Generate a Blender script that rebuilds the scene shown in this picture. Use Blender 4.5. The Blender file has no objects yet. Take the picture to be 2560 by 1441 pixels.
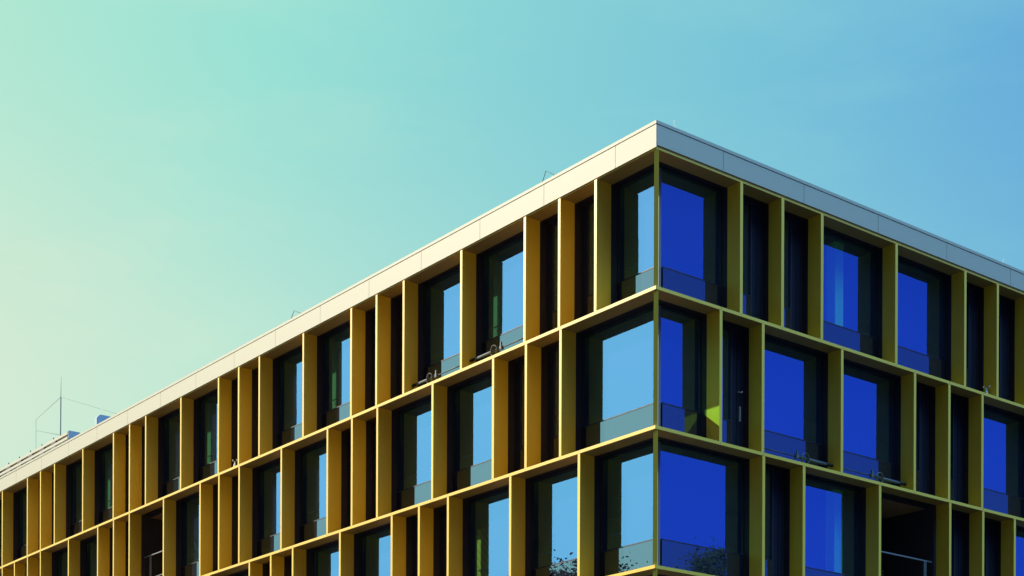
import bpy, bmesh, math, random
from mathutils import Vector, Matrix

random.seed(7)
scn = bpy.context.scene
COL = scn.collection

# ------------------------------------------------------------------ camera
# The building corner stands at x = y = 0.  The long facade runs along -X (faces -Y),
# the short one along +Y (faces +X).  Ground z = 0.
cam_d = bpy.data.cameras.new("camera")
cam = bpy.data.objects.new("camera", cam_d)
COL.objects.link(cam)
scn.camera = cam
YAW, ROLL = 0.707306, 0.0036072
_f = Vector((-math.cos(YAW), math.sin(YAW), 0.0))
_r = Vector((math.sin(YAW), math.cos(YAW), 0.0))
_u = _r.cross(_f)
_r2 = _r * math.cos(ROLL) + _u * math.sin(ROLL)
_u2 = _u * math.cos(ROLL) - _r * math.sin(ROLL)
cam.matrix_world = Matrix(((_r2.x, _u2.x, -_f.x, 31.361),
                           (_r2.y, _u2.y, -_f.y, -27.256),
                           (_r2.z, _u2.z, -_f.z, 1.698),
                           (0, 0, 0, 1)))
cam_d.sensor_width = 36.0
cam_d.lens = 36.0 * 4144.72 / 2560.0
cam_d.shift_x = -0.125
cam_d.shift_y = (2264.42 - 720.5) / 2560.0
cam_d.clip_start = 0.1
cam_d.clip_end = 5000.0

# ------------------------------------------------------------------ view
scn.view_settings.view_transform = 'Standard'
scn.view_settings.look = 'None'
scn.view_settings.exposure = 0.82
scn.view_settings.gamma = 1.0

# ------------------------------------------------------------------ sun
TO_SUN = Vector((-1.328, -0.8826, 1.0)).normalized()
SUN_EL = math.asin(TO_SUN.z)
sun_d = bpy.data.lights.new("sun", 'SUN')
sun_d.energy = 5.0
sun_d.angle = math.radians(0.53)
sun_d.color = (1.0, 0.93, 0.74)
sun = bpy.data.objects.new("sun", sun_d)
COL.objects.link(sun)
sun.rotation_euler = (-TO_SUN).to_track_quat('-Z', 'Y').to_euler()
sun.location = TO_SUN * 80


def s2l(*c):
    o = []
    for v in c:
        v = v / 255.0
        o.append(v / 12.92 if v <= 0.04045 else ((v + 0.055) / 1.055) ** 2.4)
    return tuple(o)


# ------------------------------------------------------------------ world
world = bpy.data.worlds.new("World")
scn.world = world
world.use_nodes = True
nt = world.node_tree
nt.nodes.clear()
N = nt.nodes.new


def link(a, b):
    nt.links.new(a, b)


out = N('ShaderNodeOutputWorld')
tc = N('ShaderNodeTexCoord')
nrm = N('ShaderNodeVectorMath'); nrm.operation = 'NORMALIZE'
link(tc.outputs['Generated'], nrm.inputs[0])
dot = N('ShaderNodeVectorMath'); dot.operation = 'DOT_PRODUCT'
link(nrm.outputs[0], dot.inputs[0])
dot.inputs[1].default_value = TO_SUN
fac = N('ShaderNodeMapRange')
fac.inputs['From Min'].default_value = -1.0
fac.inputs['From Max'].default_value = 1.0
link(dot.outputs['Value'], fac.inputs['Value'])


def ramp(stops):
    r = N('ShaderNodeValToRGB')
    cr = r.color_ramp
    cr.interpolation = 'LINEAR'
    while len(cr.elements) > 1:
        cr.elements.remove(cr.elements[-1])
    for i, (d, c) in enumerate(stops):
        p = (d + 1) / 2
        e = cr.elements[0] if i == 0 else cr.elements.new(p)
        e.position = p
        e.color = (c[0] / 4.0, c[1] / 4.0, c[2] / 4.0, 1)
    link(fac.outputs['Result'], r.inputs['Fac'])
    return r


high = ramp([(-1.0, (.05, .14, .95)), (-0.35, (.05, .17, .85)), (0.0, (.05, .19, .42)),
             (0.23, s2l(98, 170, 223)), (0.29, s2l(106, 180, 223)), (0.40, s2l(122, 200, 221)),
             (0.51, s2l(139, 215, 218)), (0.60, s2l(154, 230, 216)), (0.695, s2l(178, 236, 213)),
             (0.86, (.60, .95, .85)), (0.93, (1.12, 1.95, 1.7)), (1.0, (1.2, 2.05, 1.75))])
low = ramp([(-1.0, (.05, .18, 1.15)), (-0.35, (.05, .19, 1.05)), (0.0, (.07, .25, .60)),
            (0.18, s2l(116, 188, 222)), (0.33, s2l(150, 220, 222)), (0.46, s2l(172, 231, 219)),
            (0.57, s2l(200, 238, 215)), (0.66, s2l(222, 240, 213)),
            (0.86, (.9, 1.1, .9)), (0.93, (1.15, 2.25, 1.75)), (1.0, (1.35, 2.5, 1.85))])
sep = N('ShaderNodeSeparateXYZ')
link(nrm.outputs[0], sep.inputs[0])
hz = N('ShaderNodeMapRange')
hz.interpolation_type = 'SMOOTHSTEP'
hz.inputs['From Min'].default_value = 0.465
hz.inputs['From Max'].default_value = 0.26
link(sep.outputs['Z'], hz.inputs['Value'])
# very faint thin cloud
cn = N('ShaderNodeTexNoise')
cn.inputs['Scale'].default_value = 5.0
cn.inputs['Detail'].default_value = 6.0
cn.inputs['Roughness'].default_value = 0.6
cm = N('ShaderNodeMapping')
cm.inputs['Scale'].default_value = (1.0, 1.0, 3.5)
link(nrm.outputs[0], cm.inputs['Vector'])
link(cm.outputs[0], cn.inputs['Vector'])
cl = N('ShaderNodeMapRange')
cl.inputs['From Min'].default_value = 0.50
cl.inputs['From Max'].default_value = 0.78
cl.inputs['To Max'].default_value = 0.27
link(cn.outputs['Fac'], cl.inputs['Value'])
hsum = N('ShaderNodeMath'); hsum.operation = 'ADD'; hsum.use_clamp = True
link(hz.outputs['Result'], hsum.inputs[0])
link(cl.outputs['Result'], hsum.inputs[1])
mix = N('ShaderNodeMix'); mix.data_type = 'RGBA'
link(hsum.outputs[0], mix.inputs['Factor'])
link(high.outputs['Color'], mix.inputs[6])
link(low.outputs['Color'], mix.inputs[7])
bg = N('ShaderNodeBackground')
bg.inputs['Strength'].default_value = 4.0 * 0.522
zen = N('ShaderNodeMapRange')          # overhead, out of view, an added two-tone colour replaces the gradient
zen.interpolation_type = 'SMOOTHSTEP'
zen.inputs['From Min'].default_value = 0.50
zen.inputs['From Max'].default_value = 0.66
link(sep.outputs['Z'], zen.inputs['Value'])
zmix = N('ShaderNodeMix'); zmix.data_type = 'RGBA'
zd = N('ShaderNodeVectorMath'); zd.operation = 'DOT_PRODUCT'   # bright patch added high up, unseen, to light the short facade
link(nrm.outputs[0], zd.inputs[0])
zd.inputs[1].default_value = (0.85, 0.50, 0.0)
zq = N('ShaderNodeMapRange')
zq.interpolation_type = 'SMOOTHSTEP'
zq.inputs['From Min'].default_value = 0.05
zq.inputs['From Max'].default_value = 0.45
link(zd.outputs['Value'], zq.inputs['Value'])
zcol = N('ShaderNodeMix'); zcol.data_type = 'RGBA'
zcol.inputs[6].default_value = (0.05 / 4, 0.20 / 4, 0.42 / 4, 1)
zcol.inputs[7].default_value = (2.6 / 4, 6.0 / 4, 8.8 / 4, 1)
link(zq.outputs['Result'], zcol.inputs['Factor'])
link(zcol.outputs[2], zmix.inputs[7])
link(zen.outputs['Result'], zmix.inputs['Factor'])
link(mix.outputs[2], zmix.inputs[6])
# a dim quarter of sky, added unseen behind the viewer to darken fin sides
qd = N('ShaderNodeVectorMath'); qd.operation = 'DOT_PRODUCT'
link(nrm.outputs[0], qd.inputs[0])
qd.inputs[1].default_value = (0.50, -0.866, 0.0)
qm = N('ShaderNodeMapRange')
qm.interpolation_type = 'SMOOTHSTEP'
qm.inputs['From Min'].default_value = 0.22
qm.inputs['From Max'].default_value = 0.62
link(qd.outputs['Value'], qm.inputs['Value'])
qmix = N('ShaderNodeMix'); qmix.data_type = 'RGBA'
qmix.inputs[7].default_value = (0.005 / 4, 0.03 / 4, 0.11 / 4, 1)
link(qm.outputs['Result'], qmix.inputs['Factor'])
link(zmix.outputs[2], qmix.inputs[6])
link(qmix.outputs[2], bg.inputs['Color'])
sky = N('ShaderNodeTexSky')
sky.sky_type = 'NISHITA'
sky.sun_disc = False
sky.sun_elevation = SUN_EL
sky.sun_rotation = math.atan2(TO_SUN.x, TO_SUN.y)
sky.dust_density = 1.5
bg2 = N('ShaderNodeBackground')
bg2.inputs['Strength'].default_value = 0.004
link(sky.outputs['Color'], bg2.inputs['Color'])
add = N('ShaderNodeAddShader')
link(bg.outputs[0], add.inputs[0])
link(bg2.outputs[0], add.inputs[1])
link(add.outputs[0], out.inputs['Surface'])

# ------------------------------------------------------------------ materials


def principled(name, col, rough=0.5, metal=0.0, spec=0.5, streak=0.0, bump=0.0, scale=(3, 3, 0.4)):
    m = bpy.data.materials.new(name)
    m.use_nodes = True
    t = m.node_tree
    b = t.nodes['Principled BSDF']
    b.inputs['Base Color'].default_value = (*col, 1)
    b.inputs['Roughness'].default_value = rough
    b.inputs['Metallic'].default_value = metal
    b.inputs['Specular IOR Level'].default_value = spec
    if streak or bump:
        tcn = t.nodes.new('ShaderNodeTexCoord')
        mp = t.nodes.new('ShaderNodeMapping')
        mp.inputs['Scale'].default_value = scale
        nz = t.nodes.new('ShaderNodeTexNoise')
        nz.inputs['Scale'].default_value = 3.0
        nz.inputs['Detail'].default_value = 5.0
        t.links.new(tcn.outputs['Object'], mp.inputs['Vector'])
        t.links.new(mp.outputs[0], nz.inputs['Vector'])
        if streak:
            mx = t.nodes.new('ShaderNodeMix'); mx.data_type = 'RGBA'
            mx.inputs[6].default_value = (*[c * (1 - streak) for c in col], 1)
            mx.inputs[7].default_value = (*[min(1, c * (1 + streak)) for c in col], 1)
            t.links.new(nz.outputs['Fac'], mx.inputs['Factor'])
            t.links.new(mx.outputs[2], b.inputs['Base Color'])
        if bump:
            bp = t.nodes.new('ShaderNodeBump')
            bp.inputs['Strength'].default_value = bump
            bp.inputs['Distance'].default_value = 0.01
            t.links.new(nz.outputs['Fac'], bp.inputs['Height'])
            t.links.new(bp.outputs[0], b.inputs['Normal'])
    return m


def glass(name, refl, trans, diff=None):
    m = bpy.data.materials.new(name)
    m.use_nodes = True
    t = m.node_tree
    t.nodes.clear()
    o = t.nodes.new('ShaderNodeOutputMaterial')
    g = t.nodes.new('ShaderNodeBsdfGlossy')
    g.inputs['Roughness'].default_value = 0.0
    g.inputs['Color'].default_value = (*refl, 1)
    tr = t.nodes.new('ShaderNodeBsdfDiffuse')
    tr.inputs['Color'].default_value = (*diff, 1)
    if trans is not None:
        d_ = tr
        tp = t.nodes.new('ShaderNodeBsdfTransparent')
        tp.inputs['Color'].default_value = (*trans, 1)
        tr = t.nodes.new('ShaderNodeAddShader')
        t.links.new(d_.outputs[0], tr.inputs[0])
        t.links.new(tp.outputs[0], tr.inputs[1])
    a = t.nodes.new('ShaderNodeAddShader')
    t.links.new(g.outputs[0], a.inputs[0])
    t.links.new(tr.outputs[0], a.inputs[1])
    t.links.new(a.outputs[0], o.inputs['Surface'])
    return m


M = {}
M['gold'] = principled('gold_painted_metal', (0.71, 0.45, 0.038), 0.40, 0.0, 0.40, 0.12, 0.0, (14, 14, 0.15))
M['seam'] = principled('gold_seam', (0.18, 0.12, 0.03), 0.6)
M['lit_column'] = principled('lit_column_colour', (0.30, 0.55, 0.62), 0.8, 0, 0.2, 0.08)  # column colour lightened to make up for weak light on the short facade
M['grey'] = principled('grey_backing', (0.11, 0.11, 0.12), 0.7)
M['shaded_gold'] = principled('shaded_gold_soffit', (0.36, 0.235, 0.085), 0.5, 0.0, 0.25, 0.08, 0.0, (0.4, 0.4, 2))  # gold darkened to brown, the underside shade put into the colour
M['white'] = principled('white_coated_panel', (0.42, 0.385, 0.315), 0.55, 0.0, 0.2, 0.03, 0.0, (0.6, 0.6, 1.5))
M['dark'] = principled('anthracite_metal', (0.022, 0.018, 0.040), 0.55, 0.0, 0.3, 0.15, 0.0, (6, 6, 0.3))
M['panel'] = principled('dark_vent_panel', (0.018, 0.020, 0.040), 0.7, 0.0, 0.08, 0.15, 0.0, (20, 20, 0.3))
M['mullion'] = principled('grey_metal', (0.11, 0.115, 0.14), 0.5, 0.0, 0.5, 0.05)
M['glass'] = glass('solar_glass', (0.100, 0.193, 0.42), (0.42, 0.70, 0.30), (0.007, 0.009, 0.024))
M['spandrel'] = glass('spandrel_glass', (0.11, 0.14, 0.20), None, (0.010, 0.012, 0.022))
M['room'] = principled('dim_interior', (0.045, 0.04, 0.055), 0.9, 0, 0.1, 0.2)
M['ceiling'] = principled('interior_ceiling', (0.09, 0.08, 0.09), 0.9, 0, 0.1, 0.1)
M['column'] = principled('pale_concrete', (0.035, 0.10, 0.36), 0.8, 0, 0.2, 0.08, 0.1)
M['roof'] = principled('roof_gravel', (0.25, 0.24, 0.23), 0.9, 0, 0.2, 0.3, 0.3, (8, 8, 8))
M['wood'] = principled('brown_timber', (0.30, 0.17, 0.10), 0.7, 0, 0.2, 0.25, 0.1, (0.6, 8, 8))
M['steel'] = principled('galvanised_steel', (0.52, 0.55, 0.57), 0.4, 0.6, 0.5, 0.12)
M['zinc'] = principled('zinc_sheet', (0.22, 0.28, 0.36), 0.5, 0.1, 0.4, 0.12)
M['tube'] = principled('dull_grey_tube', (0.075, 0.09, 0.11), 0.6, 0.0, 0.25, 0.1)
M['wire'] = principled('grey_wire', (0.06, 0.09, 0.11), 0.6, 0.0, 0.2, 0.1)
M['rubber'] = principled('black_rubber', (0.015, 0.015, 0.017), 0.7, 0, 0.3, 0.2)
M['rail_grey'] = principled('grey_painted_rail', (0.16, 0.17, 0.20), 0.5, 0.0, 0.3, 0.05)
M['cable'] = principled('pale_cable', (0.11, 0.11, 0.11), 0.6, 0, 0.3, 0.1)
M['asphalt'] = principled('asphalt', (0.03, 0.028, 0.03), 0.9, 0, 0.2, 0.25, 0.4, (4, 4, 4))
M['paving'] = principled('paving', (0.05, 0.047, 0.045), 0.85, 0, 0.2, 0.2, 0.3, (2, 2, 2))
M['bark'] = principled('bark', (0.10, 0.075, 0.05), 0.9, 0, 0.1, 0.3, 0.4, (8, 8, 1.5))
M['leaf'] = principled('leaf', (0.022, 0.040, 0.014), 0.7, 0, 0.15, 0.35, 0.0, (0.5, 0.5, 0.5))
M['houseplant'] = principled('houseplant_leaf', (0.16, 0.50, 0.14), 0.5, 0, 0.3, 0.2)
M['white_plastic'] = principled('white_plastic', (0.42, 0.43, 0.43), 0.5, 0, 0.4, 0.04)

# ------------------------------------------------------------------ mesh helpers


class MB:
    def __init__(self):
        self.bm = bmesh.new()

    def box(self, x0, x1, y0, y1, z0, z1):
        x0, x1 = min(x0, x1), max(x0, x1)
        y0, y1 = min(y0, y1), max(y0, y1)
        v = [self.bm.verts.new(p) for p in
             ((x0, y0, z0), (x1, y0, z0), (x1, y1, z0), (x0, y1, z0),
              (x0, y0, z1), (x1, y0, z1), (x1, y1, z1), (x0, y1, z1))]
        for f in ((3, 2, 1, 0), (4, 5, 6, 7), (0, 1, 5, 4), (1, 2, 6, 5), (2, 3, 7, 6), (3, 0, 4, 7)):
            self.bm.faces.new([v[i] for i in f])
        return self

    def quad(self, *pts):
        self.bm.faces.new([self.bm.verts.new(p) for p in pts])
        return self

    def prism(self, poly, z0, z1):
        a = [self.bm.verts.new((x, y, z0)) for x, y in poly]
        b = [self.bm.verts.new((x, y, z1)) for x, y in poly]
        n = len(poly)
        self.bm.faces.new(a[::-1])
        self.bm.faces.new(b)
        for i in range(n):
            j = (i + 1) % n
            self.bm.faces.new((a[i], a[j], b[j], b[i]))
        bmesh.ops.recalc_face_normals(self.bm, faces=self.bm.faces[:])
        return self

    def tube(self, pts, r, seg=8, cap=True):
        pts = [Vector(p) for p in pts]
        rs = r if isinstance(r, (list, tuple)) else [r] * len(pts)
        rings = []
        up = None
        for i, p in enumerate(pts):
            if i == 0:
                d = pts[1] - p
            elif i == len(pts) - 1:
                d = p - pts[i - 1]
            else:
                d = (pts[i + 1] - p).normalized() + (p - pts[i - 1]).normalized()
            d.normalize()
            if up is None:
                up = Vector((0, 0, 1)) if abs(d.z) < 0.9 else Vector((1, 0, 0))
            s = d.cross(up)
            s.normalize()
            up = s.cross(d).normalized()
            rings.append([self.bm.verts.new(p + (s * math.cos(2 * math.pi * k / seg) + up * math.sin(2 * math.pi * k / seg)) * rs[i])
                          for k in range(seg)])
        for a, b in zip(rings[:-1], rings[1:]):
            for k in range(seg):
                j = (k + 1) % seg
                f = self.bm.faces.new((a[k], a[j], b[j], b[k]))
                f.smooth = True
        if cap:
            self.bm.faces.new(rings[0][::-1])
            self.bm.faces.new(rings[-1])
        return self

    def build(self, name, mat, parent=None, bevel=0.0):
        me = bpy.data.meshes.new(name)
        if bevel:
            bmesh.ops.bevel(self.bm, geom=self.bm.edges[:], offset=bevel, segments=2, affect='EDGES', clamp_overlap=True)
        self.bm.to_mesh(me)
        self.bm.free()
        me.materials.append(mat)
        o = bpy.data.objects.new(name, me)
        COL.objects.link(o)
        if parent:
            o.parent = parent
        return o


def empty(name, label, cat, loc=(0, 0, 0), group=None):
    o = bpy.data.objects.new(name, None)
    o.location = loc
    o.empty_display_size = 0.3
    COL.objects.link(o)
    tag(o, label, cat, group)
    return o


def tag(o, label, cat, group=None):
    o['label'] = label
    o['category'] = cat
    if group:
        o['group'] = group


def part_empty(name, parent):
    o = bpy.data.objects.new(name, None)
    COL.objects.link(o)
    o.parent = parent
    return o


# ------------------------------------------------------------------ ground
g = MB().quad((-900, -900, 0), (900, -900, 0), (900, 900, 0), (-900, 900, 0)).build('ground', M['asphalt'])
g['kind'] = 'structure'
pv = MB().prism([(-70, -6), (6, -6), (6, 44), (0.4, 44), (0.4, -0.4), (-70, -0.4)], 0.0, 0.14).build('pavement', M['paving'])
pv['kind'] = 'structure'

# ------------------------------------------------------------------ the building
B = empty('office_building', 'corner office building with gold fin grid, dark recessed windows and white parapet', 'building')

PITCH = 3.5
Z1 = 17.2                     # centre of the ledge under the top storey
HT = 0.0425                   # half thickness of a ledge
FD = 0.49                     # depth of the gold fins and ledges
GD = 0.72                     # glass plane
SD = 0.69                     # spandrel / balustrade plane
FW = 0.05                     # half width of a fin
MOD = 1.548
LLEN, RLEN = 60.0, 34.0
TOPB, TOPT = Z1 + 3.4916, Z1 + 4.1895   # underside of the cornice, top of the parapet

left_fins = {
    1: [2.42, 3.971, 5.524, 8.61, 11.702, 13.261, 14.783, 17.863, 20.941, 22.475, 24.039, 27.128, 30.248, 31.761,
        33.322, 36.456, 39.559, 41.172, 42.73, 45.864],
    2: [3.897, 5.452, 7.005, 10.094, 13.19, 14.716, 16.254, 19.344, 22.417, 23.98, 25.493, 28.615, 31.761, 33.291,
        34.875, 37.976, 41.158, 42.696, 44.3],
    3: [3.083, 6.161, 9.257, 10.807, 12.331, 15.437, 18.535, 20.064, 21.624, 24.702],
}
right_fins = {
    1: [2.976, 4.511, 6.046, 9.14, 12.256, 13.817],
    2: [2.251, 3.789, 6.87, 9.968, 11.528, 13.093],
    3: [3.827, 5.367, 8.466, 11.585, 13.148, 14.703],
}


def extend(lst, pat, end):
    lst = list(lst)
    i = 0
    while lst[-1] + pat[i % len(pat)] * MOD < end:
        lst.append(lst[-1] + pat[i % len(pat)] * MOD)
        i += 1
    return lst


left_fins[1] = extend(left_fins[1], [2, 1, 1, 2], LLEN - 2)
left_fins[2] = extend(left_fins[2], [1, 2, 2, 1], LLEN - 2)
left_fins[3] = extend(left_fins[3], [2, 1, 1, 2], LLEN - 2)
left_fins[4] = extend([2.42], [2, 1, 1, 2], LLEN - 2)
left_fins[5] = extend([3.897], [1, 1, 2, 2], LLEN - 2)
right_fins[1] = extend(right_fins[1], [1, 2, 2, 1], RLEN - 2)
right_fins[2] = extend(right_fins[2], [2, 2, 1, 1], RLEN - 2)
right_fins[3] = extend(right_fins[3], [2, 2, 1, 1], RLEN - 2)
right_fins[4] = extend([2.976], [2, 1, 1, 2], RLEN - 2)
right_fins[5] = extend([2.251], [1, 2, 2, 1], RLEN - 2)

# visible number of bays per row (the rest are plain repeats round the far ends)
VIS_L = {1: 21, 2: 20, 3: 12, 4: 1, 5: 0}
VIS_R = {1: 7, 2: 7, 3: 7, 4: 2, 5: 0}


class Side:
    """Maps (a, d, z): a metres along the facade from the corner, d metres in from its front, to a box."""

    def __init__(self, left):
        self.left = left

    def box(self, mb, a0, a1, d0, d1, z0, z1):
        if self.left:
            mb.box(-a1, -a0, d0, d1, z0, z1)
        else:
            mb.box(-d1, -d0, a0, a1, z0, z1)

    def p(self, a, d, z):
        return Vector((-a, d, z)) if self.left else Vector((-d, a, z))

    def sheet(self, mb, a0, a1, d, z0, z1):
        q = [self.p(a0, d, z0), self.p(a1, d, z0), self.p(a1, d, z1), self.p(a0, d, z1)]
        mb.quad(*(q[::-1] if self.left else q))


LEFT, RIGHT = Side(True), Side(False)


def ell(inset, depth):
    """L-shaped plan along both facades, its outer edge `inset` behind the front plane."""
    i, d = inset, inset + depth
    return [(-LLEN, i), (-i, i), (-i, RLEN), (-d, RLEN), (-d, d), (-LLEN, d)]


# ledges at every floor
zs = {1: Z1, 2: Z1 - PITCH, 3: Z1 - 2 * PITCH, 4: Z1 - 3 * PITCH, 5: Z1 - 4 * PITCH}
for r, z in zs.items():
    led = MB().prism(ell(0.0, FD), z - HT, z + HT).build('ledge', M['gold'], B)
    MB().prism(ell(0.012, FD - 0.014), z - HT - 0.003, z - HT - 0.0005).build('soffit', M['shaded_gold'], led)  # thin added sheet that carries the painted underside shade
for r, z in zs.items():
    if r > 3:
        continue
    jm = MB()
    for a in left_fins[r] + left_fins[min(r + 1, 5)][::2]:
        LEFT.box(jm, a - 0.004, a + 0.004, -0.0015, 0.05, z - HT - 0.0015, z + HT)
    for a in right_fins[r] + right_fins[min(r + 1, 5)][::2]:
        RIGHT.box(jm, a - 0.004, a + 0.004, -0.0015, 0.05, z - HT - 0.0015, z + HT)
    jm.build('joint', M['seam'], B)
led = MB().prism(ell(0.035, FD), TOPB, TOPB + 0.083).build('cornice', M['gold'], B)
MB().prism(ell(0.047, FD - 0.014), TOPB - 0.003, TOPB - 0.0005).build('soffit', M['shaded_gold'], led)

# dark head and sill linings behind the ledges (front at FD, back at glass)
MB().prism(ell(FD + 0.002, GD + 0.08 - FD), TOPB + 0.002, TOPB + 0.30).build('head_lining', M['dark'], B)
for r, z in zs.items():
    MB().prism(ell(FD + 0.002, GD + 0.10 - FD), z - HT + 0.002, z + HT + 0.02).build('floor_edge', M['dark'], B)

# floors, ceilings and inner walls
for r, z in zs.items():
    poly = [(-LLEN, 0.84), (-0.84, 0.84), (-0.84, RLEN), (-14, RLEN), (-14, 14), (-LLEN, 14)]
    MB().prism(poly, z - 0.10, z + 0.02).build('floor_plate', M['ceiling'], B)
poly = [(-LLEN, 0.84), (-0.84, 0.84), (-0.84, RLEN), (-14, RLEN), (-14, 14), (-LLEN, 14)]
MB().prism(poly, TOPB + 0.02, TOPB + 0.30).build('top_ceiling', M['ceiling'], B)
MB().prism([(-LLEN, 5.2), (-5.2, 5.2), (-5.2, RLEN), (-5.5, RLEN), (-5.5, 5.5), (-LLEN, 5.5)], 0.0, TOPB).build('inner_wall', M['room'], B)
MB().box(-LLEN, -LLEN + 0.4, 0.0, 14, 0.0, TOPT - 0.2).box(-14, 0.0, RLEN - 0.4, RLEN, 0.0, TOPT - 0.2) \
    .build('end_wall', M['white'], B)
MB().prism([(-LLEN + 0.4, 0.4), (-0.4, 0.4), (-0.4, RLEN - 0.4), (-14, RLEN - 0.4), (-14, 14), (-LLEN + 0.4, 14)],
           TOPB + 0.32, TOPB + 0.46).build('roof', M['roof'], B)

# parapet: dark backing, white panels with open joints, coping
JL = [1.61, 4.65, 7.67, 10.72, 13.70]
while JL[-1] + 3.04 < LLEN:
    JL.append(JL[-1] + 3.04)
JR = [2.31, 5.32, 8.34, 11.38, 14.44]
while JR[-1] + 3.04 < RLEN:
    JR.append(JR[-1] + 3.04)
PZ0, PZ1 = TOPB + 0.0, TOPT - 0.099
par = MB().prism(ell(0.045, 0.30), TOPB + 0.085, TOPT - 0.09).build('parapet', M['grey'], B)
PB_L, PB_R = TOPB + 0.004, TOPB + 0.086
G = 0.005
for side, J, L, zb in ((LEFT, JL, LLEN, TOPB + 0.03), (RIGHT, JR, RLEN, PB_R)):
    edges = [0.0] + J + [L]
    for i in range(len(edges) - 1):
        a0 = edges[i] + (G if i else (0.0 if side.left else 0.032))
        mb = MB()
        side.box(mb, a0, edges[i + 1] - G, 0.0, 0.03, zb, PZ1)
        mb.build('parapet_panel', M['white'], par, 0.002)
MB().prism(ell(-0.012, 0.36), TOPT - 0.088, TOPT).build('coping', M['white'], B, 0.004)

# corner post: a chamfer plate cutting the corner
for r in (1, 2, 3, 4, 5):
    z0, z1 = zs[r] + HT, (TOPB if r == 1 else zs[r - 1] - HT)
    MB().prism([(-.083, .004), (-.004, .083), (-.045, .124), (-.124, .045)], z0, z1).build('corner_post', M['gold'], B)
    z0b, z1b = zs[r] + HT + 0.02, z1
    MB().prism([(-.715, .715), (-.715, .80), (-.80, .80), (-.80, .715)], z0b, z1b).build('corner_mullion', M['mullion'], B)

LOGGIA = {('L', 2, 12): True, ('R', 3, 3): True}
STUFF_FINS = MB()
STUFF_PANES = MB()


def window(side, a0, a1, z0, z1, row, narrow, corner, idx):
    """One bay: dark side linings, frame, glass pane, glass balustrade with rail."""
    w = MB()
    # side linings between fin back and glass
    if not corner:
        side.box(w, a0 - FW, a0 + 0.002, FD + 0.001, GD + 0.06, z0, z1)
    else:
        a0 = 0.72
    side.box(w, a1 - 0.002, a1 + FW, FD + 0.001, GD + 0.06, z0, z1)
    # slim frame round the pane
    fr = 0.06 if narrow else 0.035
    fr0 = 0.25 if (narrow and not side.left) else fr
    zb = z0 + 0.02
    side.box(w, a0 + 0.002, a1 - 0.002, GD - 0.015, GD + 0.05, z1 - fr, z1)
    side.box(w, a0 + 0.002, a1 - 0.002, GD - 0.015, GD + 0.05, zb, zb + fr)
    if not corner:
        side.box(w, a0 + 0.002, a0 + fr0, GD - 0.0149, GD + 0.05, zb + fr, z1 - fr)
    side.box(w, a1 - fr, a1 - 0.002, GD - 0.0149, GD + 0.05, zb + fr, z1 - fr)
    gl0, gl1 = a0 + fr0, a1 - fr
    if corner:
        gl0 = 0.805
    if narrow:
        # opening vent leaf: ribbed dark panel at the side away from the corner
        split = a1 - (a1 - a0) * (0.20 if side.left else 0.29)
        vp = MB()
        side.box(vp, split + 0.004, gl1 - 0.004, GD - 0.004, GD + 0.03, zb + fr, z1 - fr)
        for k in (1,):
            u0 = split + (gl1 - split) * k / 2
            side.box(vp, u0 - 0.012, u0 + 0.012, GD - 0.022, GD - 0.0041, zb + fr, z1 - fr)
        side.box(w, split - 0.05, split, GD - 0.02, GD + 0.05, zb + fr, z1 - fr)
        gl1 = split - 0.05
    win = w.build('window', M['dark'], B)
    if narrow:
        vp.build('vent_panel', M['panel'], win)
    p = MB()
    pd = GD + (0.035 if narrow and not side.left else 0.0)
    side.sheet(p, gl0, gl1, pd, zb + fr, z1 - fr)
    for v in p.bm.verts:                      # no two panes sit perfectly true in their frames
        if side.left:
            v.co.y += random.uniform(-0.003, 0.003)
        else:
            v.co.x += random.uniform(-0.003, 0.003)
    p.build('pane', M['glass'], win)
    # balustrade glass + top rail
    bz = z0 + 0.86
    s = MB()
    s0 = gl0 + 0.01 if not corner else 0.83
    side.box(s, s0, gl1 - 0.01, SD - 0.012, SD, zb + 0.012, bz)
    s.build('spandrel', M['spandrel'], win)
    r_ = MB()
    side.box(r_, s0, gl1 - 0.004, SD - 0.022, SD + 0.012, bz + 0.001, bz + 0.028)
    r_.build('rail', M['dark'], win)
    if not narrow and side.left:
        h = MB()
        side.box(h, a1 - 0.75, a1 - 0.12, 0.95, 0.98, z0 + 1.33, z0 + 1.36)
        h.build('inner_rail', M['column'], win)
    if narrow and (not side.left) and row == 2 and idx == 1:
        h = MB()
        side.box(h, 3.57, 3.62, GD - 0.05, GD - 0.013, z0 + 0.93, z0 + 1.33)
        h.build('pull_plate', M['steel'], win)
        h = MB()
        h.tube([side.p(3.52, GD - 0.013, z0 + 1.70), side.p(3.52, GD - 0.07, z0 + 1.70), side.p(3.64, GD - 0.07, z0 + 1.70),
                side.p(3.64, GD - 0.07, z0 + 1.74)], 0.012, 6)
        h.build('handle', M['steel'], win)
    return win


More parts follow.
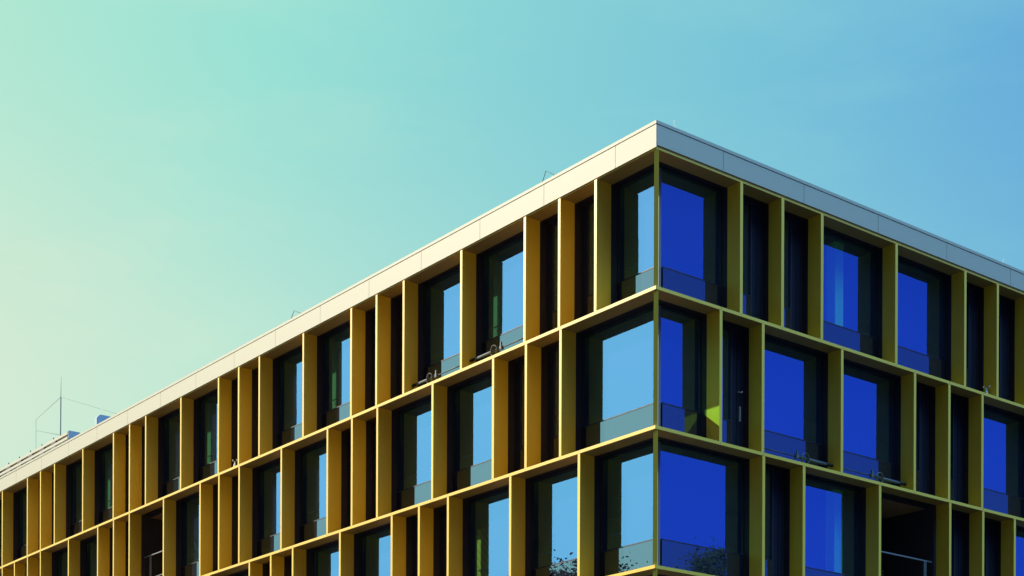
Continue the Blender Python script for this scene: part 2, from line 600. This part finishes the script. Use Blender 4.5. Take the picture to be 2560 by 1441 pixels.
def loggia(side, a0, a1, z0, z1):
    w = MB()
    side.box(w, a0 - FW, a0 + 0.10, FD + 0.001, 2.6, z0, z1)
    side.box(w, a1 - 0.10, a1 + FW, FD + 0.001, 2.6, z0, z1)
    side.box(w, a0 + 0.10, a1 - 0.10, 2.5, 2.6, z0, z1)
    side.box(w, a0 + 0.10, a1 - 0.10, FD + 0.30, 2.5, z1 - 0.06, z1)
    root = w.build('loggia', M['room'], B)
    s = MB()
    for k in range(17):
        zz = z0 + 0.10 + k * 0.10
        side.box(s, a0 + 0.11, a1 - 0.11, 2.44, 2.49, zz, zz + 0.055)
    s.build('timber_slats', M['wood'], root)
    c = MB()
    side.box(c, a0 + 0.11, a1 - 0.11, FD + 0.34, 2.43, z1 - 0.075, z1 - 0.062)
    c.build('soffit_board', M['wood'], root)
    r_ = MB()
    zr_ = z0 + 1.70
    side.box(r_, a0 + 0.12, a1 - 0.12, 0.55, 0.60, zr_, zr_ + 0.035)
    am = a1 - (0.68 if side.left else 0.42)
    side.box(r_, am - 0.045, am - 0.012, 0.55, 0.60, z0 + 0.01, zr_)
    side.box(r_, am + 0.012, am + 0.045, 0.55, 0.60, z0 + 0.01, zr_)
    side.box(r_, a0 + 0.12, am - 0.046, 0.56, 0.59, z0 + 0.80, z0 + 0.83)
    r_.build('railing', M['rail_grey'], root)


for tagc, side, fins, vis, L in (('L', LEFT, left_fins, VIS_L, LLEN), ('R', RIGHT, right_fins, VIS_R, RLEN)):
    for row in (1, 2, 3, 4, 5):
        z0 = zs[row] + HT
        z1 = (TOPB if row == 1 else zs[row - 1] - HT) - 0.0031
        fl = fins[row]
        prev = 0.0
        for i, a in enumerate(fl):
            seen = i < vis[row]
            if seen:
                mb = MB()
                side.box(mb, a - FW, a + FW, 0.003, FD, z0, z1)
                mb.build('fin', M['gold'], B)
            else:
                side.box(STUFF_FINS, a - FW, a + FW, 0.003, FD, z0, z1)
            a0 = 0.0 if i == 0 else prev + FW
            a1 = a - FW
            narrow = (a1 - a0) < 1.8
            if seen:
                if (tagc, row, i) in LOGGIA:
                    loggia(side, a0, a1, z0, z1)
                else:
                    window(side, a0, a1, z0, z1, row, narrow, i == 0, i)
            else:
                side.sheet(STUFF_PANES, a0 + (0.8 if i == 0 else 0), a1, GD, z0 + 0.02, z1)
            prev = a
        side.sheet(STUFF_PANES, prev + FW, L - 0.4, GD, z0 + 0.02, z1)
o = STUFF_FINS.build('fin', M['gold'], B); o['kind'] = 'stuff'
o = STUFF_PANES.build('pane', M['glass'], B); o['kind'] = 'stuff'
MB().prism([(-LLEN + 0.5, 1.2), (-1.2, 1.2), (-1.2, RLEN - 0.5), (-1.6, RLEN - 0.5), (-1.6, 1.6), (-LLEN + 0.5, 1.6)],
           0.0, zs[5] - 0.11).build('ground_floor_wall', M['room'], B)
# concrete columns standing just inside the glass
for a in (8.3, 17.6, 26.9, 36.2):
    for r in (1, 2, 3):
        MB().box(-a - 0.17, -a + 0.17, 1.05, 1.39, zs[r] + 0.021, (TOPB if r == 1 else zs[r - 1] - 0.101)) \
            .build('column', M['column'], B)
for r in (1, 2, 3):
    MB().box(-1.37, -1.03, 7.68, 8.02, zs[r] + 0.021, (TOPB if r == 1 else zs[r - 1] - 0.101)).build('column', M['lit_column'], B)

# ------------------------------------------------------------------ things on the roof
ROOF = TOPB + 0.46
t = empty('plant_screen', 'low pale two-rail ventilation screen along the roof edge at the far left', 'roof screen', (-52, 2.8, ROOF))


def rel(o, pts):
    return [Vector(p) - o.location for p in pts]


def place(mb, name, mat, root, bevel=0.0):
    """Build a mesh given in world coordinates as a part of root (an Empty)."""
    bmesh.ops.translate(mb.bm, vec=-Vector(root.location), verts=mb.bm.verts[:])
    return mb.build(name, mat, root, bevel)


for z0, z1 in ((23.26, 23.40), (23.48, 23.62)):
    place(MB().box(-59.6, -44.47, 2.5, 3.09, z0, z1), 'rail', M['white'], t, 0.012)
for k in range(6):
    x = -46.2 - 1.47 * 2 * k / 2 * 1.0
    place(MB().box(x - 0.28, x + 0.28, 2.49, 3.04, 23.401, 23.479).box(x - 0.28, x + 0.28, 2.49, 3.04, 23.16, 23.259)
          .box(x - 0.03, x + 0.03, 2.76, 2.82, ROOF, 23.16).box(x - 0.02, x + 0.02, 2.49, 2.53, 23.621, 23.69),
          'bracket', M['dark'], t)
place(MB().box(-44.466, -44.40, 2.52, 3.07, 23.28, 23.66), 'shaded_end', M['zinc'], t, 0.01)  # bluish zinc on this end puts its shade into the colour

t = empty('vent_duct', 'bent blue-grey ventilation duct rising behind the white parapet', 'duct', (-43.3, 3.5, ROOF))
def duct_profile(y0, w, zt, h, y1, x0, x1):
    # an upside-down L in the Y-Z plane with a chamfered outer and inner bend
    c = 0.16
    poly = [(y0, ROOF), (y0, zt - c), (y0 + c, zt), (y1, zt), (y1, zt - h), (y0 + w + 0.08, zt - h), (y0 + w, zt - h - 0.08), (y0 + w, ROOF)]
    mb = MB()
    lo = [mb.bm.verts.new((x0, y, z)) for y, z in poly]
    hi = [mb.bm.verts.new((x1, y, z)) for y, z in poly]
    n = len(poly)
    mb.bm.faces.new(lo)
    mb.bm.faces.new(hi[::-1])
    for i in range(n):
        j = (i + 1) % n
        mb.bm.faces.new((lo[i], hi[i], hi[j], lo[j]))
    bmesh.ops.recalc_face_normals(mb.bm, faces=mb.bm.faces[:])
    return mb


place(duct_profile(3.42, 0.36, 24.36, 0.30, 5.6, -43.6, -43.3), 'pipe', M['zinc'], t, 0.02)
fl = MB()
fl.box(-43.63, -43.27, 3.39, 3.81, 23.55, 23.60)
for y in (4.3, 5.1):
    fl.box(-43.63, -43.27, y, y + 0.05, 24.03, 24.39)
place(fl, 'flange', M['zinc'], t)
place(MB().box(-43.5, -43.4, 5.45, 5.55, ROOF, 24.05), 'support', M['steel'], t)

t = empty('lightning_mast', 'thin grey lightning mast with stay wires on the roof', 'mast', (-46.63, 3.0, ROOF))
place(MB().tube([(-46.66, 3, ROOF), (-46.59, 3, 25.81)], 0.030, 8), 'pole', M['wire'], t)
place(MB().tube([(-46.59, 3, 25.81), (-46.55, 3, 26.75)], [0.012, 0.007], 6), 'tip_rod', M['wire'], t)
for pl in ([(-46.59, 3, 25.80), (-49.76, 3, 25.42), (-49.75, 3, 24.89), (-46.66, 3, 24.01)],
           [(-46.59, 3, 25.80), (-40.07, 3, 23.55), (-39.6, 3, ROOF)],
           [(-49.75, 3, 24.89), (-49.75, 3, ROOF)]):
    place(MB().tube(pl, 0.008, 5), 'stay_wire', M['wire'], t)


def wire_loop(x0, xt, x1, zt, label):
    y = 0.30
    t = empty('lightning_wire', label, 'lightning wire', (xt, y, TOPT), 'bent lightning wires along the parapet')
    place(MB().tube([(x0 - 0.15, y, TOPT), (x0, y, TOPT + 0.12), (xt, y, zt), (x1, y, TOPT + 0.15), (x1 + 0.3, y, TOPT)], 0.011, 5), 'wire', M['wire'], t)
    place(MB().box(x0 - 0.2, x0 - 0.1, y - 0.04, y + 0.04, TOPT, TOPT + 0.02), 'foot', M['steel'], t)


wire_loop(-19.34, -19.03, -18.40, 21.83, 'bent lightning wire on the parapet halfway along the long facade')
wire_loop(-5.18, -4.96, -4.44, 21.86, 'bent lightning wire on the parapet closest to the building corner')


def tuft(y, zt, label, lean):
    t = empty('bird_spike', label, 'bird spike', (-0.2, y, TOPT), 'wire spikes on the short parapet')
    place(MB().box(-0.24, -0.16, y - 0.05, y + 0.05, TOPT, TOPT + 0.015), 'base', M['white_plastic'], t)
    for k, (dy, h) in enumerate(((0.0, zt), (0.05, zt * 0.6), (-0.03, zt * 0.35))):
        place(MB().tube([(-0.2, y, TOPT + 0.015), (-0.2, y + dy + lean, TOPT + h)], [0.010, 0.006], 5), 'spike', M['white_plastic'], t)


tuft(0.78, 0.32, 'upright pale wire spike on the parapet beside the building corner', 0.0)
tuft(14.25, 0.26, 'leaning pale wire spike on the short parapet far from the corner', 0.12)

# ------------------------------------------------------------------ clamp bars across four bays


def clamp_bar(side, a_thick, a_clamp, a_thin, z, d, label):
    s = 1 if a_thick > a_thin else -1
    c = side.p(a_clamp, d, z)
    t = empty('clamp_bar', label, 'clamp bar', c, 'clamp bars wedged across window bays')
    place(MB().tube([side.p(a_clamp - 0.02 * s, d, z), side.p(a_thick - 0.25 * s, d, z)], 0.040, 10), 'outer_tube', M['tube'], t)
    place(MB().tube([side.p(a_clamp - 0.02 * s, d, z), side.p(a_thin + 0.05 * s, d, z)], 0.018, 8), 'inner_tube', M['dark'], t)
    place(MB().tube([side.p(a_thick - 0.26 * s, d, z), side.p(a_thick - 0.02 * s, d, z), side.p(a_thick, d, z)],
                    [0.046, 0.046, 0.036], 10), 'rubber_end', M['rubber'], t)
    place(MB().tube([side.p(a_thin + 0.05 * s, d, z), side.p(a_thin, d, z)], 0.036, 10), 'rubber_end', M['rubber'], t)
    cl = MB()
    side.box(cl, a_clamp - 0.07, a_clamp + 0.03, d - 0.05, d + 0.05, z - 0.05, z + 0.055)
    side.box(cl, a_clamp - 0.03, a_clamp + 0.03, d - 0.03, d + 0.02, z + 0.055, z + 0.17)
    place(cl, 'clamp', M['tube'], t, 0.006)
    pts = [side.p(a_clamp + 0.25 * s + 0.15 * math.cos(k * 0.42) + 0.012 * (k % 7) / 7,
                  d - 0.045 - 0.0012 * k, z - 0.03 + (0.15 + 0.01 * math.sin(k)) * math.sin(k * 0.42)) for k in range(40)]
    place(MB().tube(pts, 0.010, 5), 'cable_coil', M['cable'], t)
    q = side.p(a_clamp - 0.02, d - 0.04, z)
    place(MB().tube([q, q + Vector((0, 0, -0.08)), q + Vector((0.02, 0, -0.20))], 0.008, 5), 'cable_end', M['cable'], t)


zl = zs[1] + HT + 0.28
clamp_bar(LEFT, 8.555, 7.03, 5.580, zl, 0.3, 'steel clamp bar with cable coil in the top storey bay closer to the corner')
clamp_bar(LEFT, 11.65, 10.34, 8.665, zl, 0.3, 'steel clamp bar with cable coil in the top storey bay farther from the corner')
zr = zs[2] + HT + 0.23
clamp_bar(RIGHT, 6.815, 5.39, 3.845, zr, 0.3, 'dark clamp bar with cable loop under the middle blue window on the shaded side')
clamp_bar(RIGHT, 9.915, 8.45, 6.925, zr, 0.3, 'dark clamp bar with cable loop one bay farther from the corner on the shaded side')


def cone(p, label):
    t = empty('cone_sensor', label, 'sensor', p, 'cone sensors on the ledges')
    x, y, z = p
    place(MB().tube([p, (x, y, z + 0.03)], 0.085, 12), 'base', M['steel'], t)
    place(MB().tube([(x, y, z + 0.03), (x, y, z + 0.10), (x, y, z + 0.27)], [0.07, 0.055, 0.012], 12), 'cone', M['white_plastic'], t)
    place(MB().tube([(x - 0.08, y - 0.04, z + 0.30), (x, y, z + 0.27), (x + 0.08, y + 0.04, z + 0.30)], 0.009, 5), 'arm', M['white_plastic'], t)
    for sg in (-1, 1):
        place(MB().tube([(x + sg * 0.08, y + sg * 0.04, z + 0.285), (x + sg * 0.08, y + sg * 0.04, z + 0.34)], [0.012, 0.03], 8), 'cup', M['white_plastic'], t)


cone((-23.12, 0.2, Z1 + HT), 'small white cone-shaped sensor on the sunlit ledge of the long facade')
cone((-0.25, 13.59, Z1 + HT), 'small white cone-shaped sensor on the shaded ledge of the short facade')

# ------------------------------------------------------------------ things seen through the glass
zf = zs[2] + 0.02
t = empty('houseplant', 'large green potted plant behind the window next to the timber-clad loggia', 'plant', (-28.1, 1.25, zf))
place(MB().tube([(-28.1, 1.25, zf), (-28.1, 1.25, zf + 0.75)], [0.18, 0.26], 14), 'pot', M['white_plastic'], t)
mb = MB()
rnd = random.Random(3)
for k in range(26):
    az = rnd.uniform(0, 2 * math.pi)
    ln = rnd.uniform(0.7, 1.5)
    sp = rnd.uniform(0.10, 0.40)
    w = rnd.uniform(0.04, 0.09)
    dx, dy = math.cos(az), math.sin(az) * 0.6
    px, py = -dy, dx
    prev = None
    for j in range(6):
        u = j / 5
        c = Vector((-28.1 + dx * sp * u * u * 1.2, 1.25 + dy * sp * u * u, zf + 0.75 + ln * (u - 0.15 * u * u)))
        ww = w * math.sin(math.pi * (0.12 + 0.88 * u)) + 0.003
        cur = (mb.bm.verts.new(c + Vector((px, py, 0)) * ww), mb.bm.verts.new(c - Vector((px, py, 0)) * ww))
        if prev:
            mb.bm.faces.new((prev[0], prev[1], cur[1], cur[0]))
        prev = cur
place(mb, 'foliage', M['houseplant'], t)

st = bpy.data.materials.new('striped_cloth'); st.use_nodes = True
sn = st.node_tree
wv = sn.nodes.new('ShaderNodeTexWave'); wv.inputs['Scale'].default_value = 2.6; wv.inputs['Distortion'].default_value = 0.6
wv.bands_direction = 'DIAGONAL'
tcn = sn.nodes.new('ShaderNodeTexCoord')
cr = sn.nodes.new('ShaderNodeValToRGB')
cr.color_ramp.elements[0].position = 0.45; cr.color_ramp.elements[0].color = (0.22, 0.05, 0.04, 1)
cr.color_ramp.elements[1].position = 0.6; cr.color_ramp.elements[1].color = (0.20, 0.17, 0.13, 1)
sn.links.new(tcn.outputs['Object'], wv.inputs['Vector'])
sn.links.new(wv.outputs['Fac'], cr.inputs['Fac'])
sn.links.new(cr.outputs['Color'], sn.nodes['Principled BSDF'].inputs['Base Color'])
mb = MB(); mb.box(-0.34, 0.34, -0.012, 0.012, 0.0, 1.62)
sb = mb.build('striped_screen', st)
sb.location = (-8.86, 1.02, zs[3] + 0.98)
tag(sb, 'dim screen with diagonal red stripes standing behind a lower window', 'screen')
sb.location.z = zs[3] + 0.02
for v in sb.data.vertices:
    if v.co.z > 0.5:
        v.co.z += 0.98

t = empty('crossed_poles', 'thin pale crossed poles standing behind the window at the right edge', 'poles', (-1.1, 13.75, zs[2] + 0.02))
for k, (a, b) in enumerate(((-0.28, 0.30), (0.30, -0.26), (0.04, -0.05), (-0.12, 0.16))):
    place(MB().tube([(-1.1 + 0.02 * k, 13.75 + a, zs[2] + 0.02), (-1.12 - 0.02 * k, 13.75 + b, zs[2] + 2.15)], 0.014, 6), 'pole', M['white_plastic'], t)

# ------------------------------------------------------------------ trees across the street (mirrored in the lower panes)


def tree(x, y, h, r, label, seed, dense=1.0):
    rn = random.Random(seed)
    t = empty('tree', label, 'tree', (x, y, 0), 'street trees opposite the building')
    tr = MB()
    tr.tube([(x, y, -0.1), (x + 0.05, y, h * 0.2), (x - 0.1, y + 0.1, h * 0.5), (x, y, h * 0.82)], [0.34, 0.25, 0.16, 0.05], 10)
    tips = []
    for k in range(34):
        z0 = h * rn.uniform(0.28, 0.8)
        az = rn.uniform(0, 2 * math.pi)
        ln = r * rn.uniform(0.6, 1.05) * (1.0 - 0.55 * max(0, (z0 / h - 0.45)))
        b0 = Vector((x, y, z0))
        b1 = b0 + Vector((math.cos(az) * ln * 0.5, math.sin(az) * ln * 0.5, ln * 0.35))
        b2 = b0 + Vector((math.cos(az) * ln, math.sin(az) * ln, min(ln * 0.65, h * 0.98 - z0)))
        tr.tube([b0, b1, b2], [0.09, 0.055, 0.02], 6)
        tips += [b1, b2, (b1 + b2) / 2]
        for q in range(3):
            e = b1.lerp(b2, rn.random()) + Vector((rn.uniform(-1, 1), rn.uniform(-1, 1), rn.uniform(0.2, 1.2)))
            tr.tube([b1.lerp(b2, 0.4), e], [0.03, 0.01], 5)
            tips.append(e)
    for k in range(24):
        e = Vector((x + rn.uniform(-r, r) * 0.45, y + rn.uniform(-r, r) * 0.45, h * rn.uniform(0.9, 1.03)))
        tr.tube([(x, y, h * 0.72), e], [0.05, 0.012], 5)
        tips.append(e)
    place(tr, 'trunk', M['bark'], t)
    cr_ = MB()
    for tip in tips:
        n = int(rn.randint(90, 170) * dense)
        cs = rn.uniform(0.22, 0.5)
        for k in range(n):
            c = tip + Vector((rn.gauss(0, cs), rn.gauss(0, cs), rn.gauss(0, cs * 0.7)))
            s = rn.uniform(0.045, 0.085)
            u = Vector((rn.gauss(0, 1), rn.gauss(0, 1), rn.gauss(0, 1))).normalized()
            v = u.orthogonal().normalized()
            cr_.quad(c - u * s * 1.4, c + v * s * 0.7, c + u * s * 1.4, c - v * s * 0.7)
    place(cr_, 'crown', M['leaf'], t)


tree(-26.0, -17.5, 16.0, 4.2, 'broad leafy tree mirrored in the lowest windows of the sunlit facade', 11, 1.9)
tree(20.2, 22.3, 16.7, 3.6, 'dense leafy tree mirrored in the corner window of the shaded facade', 5, 1.9)
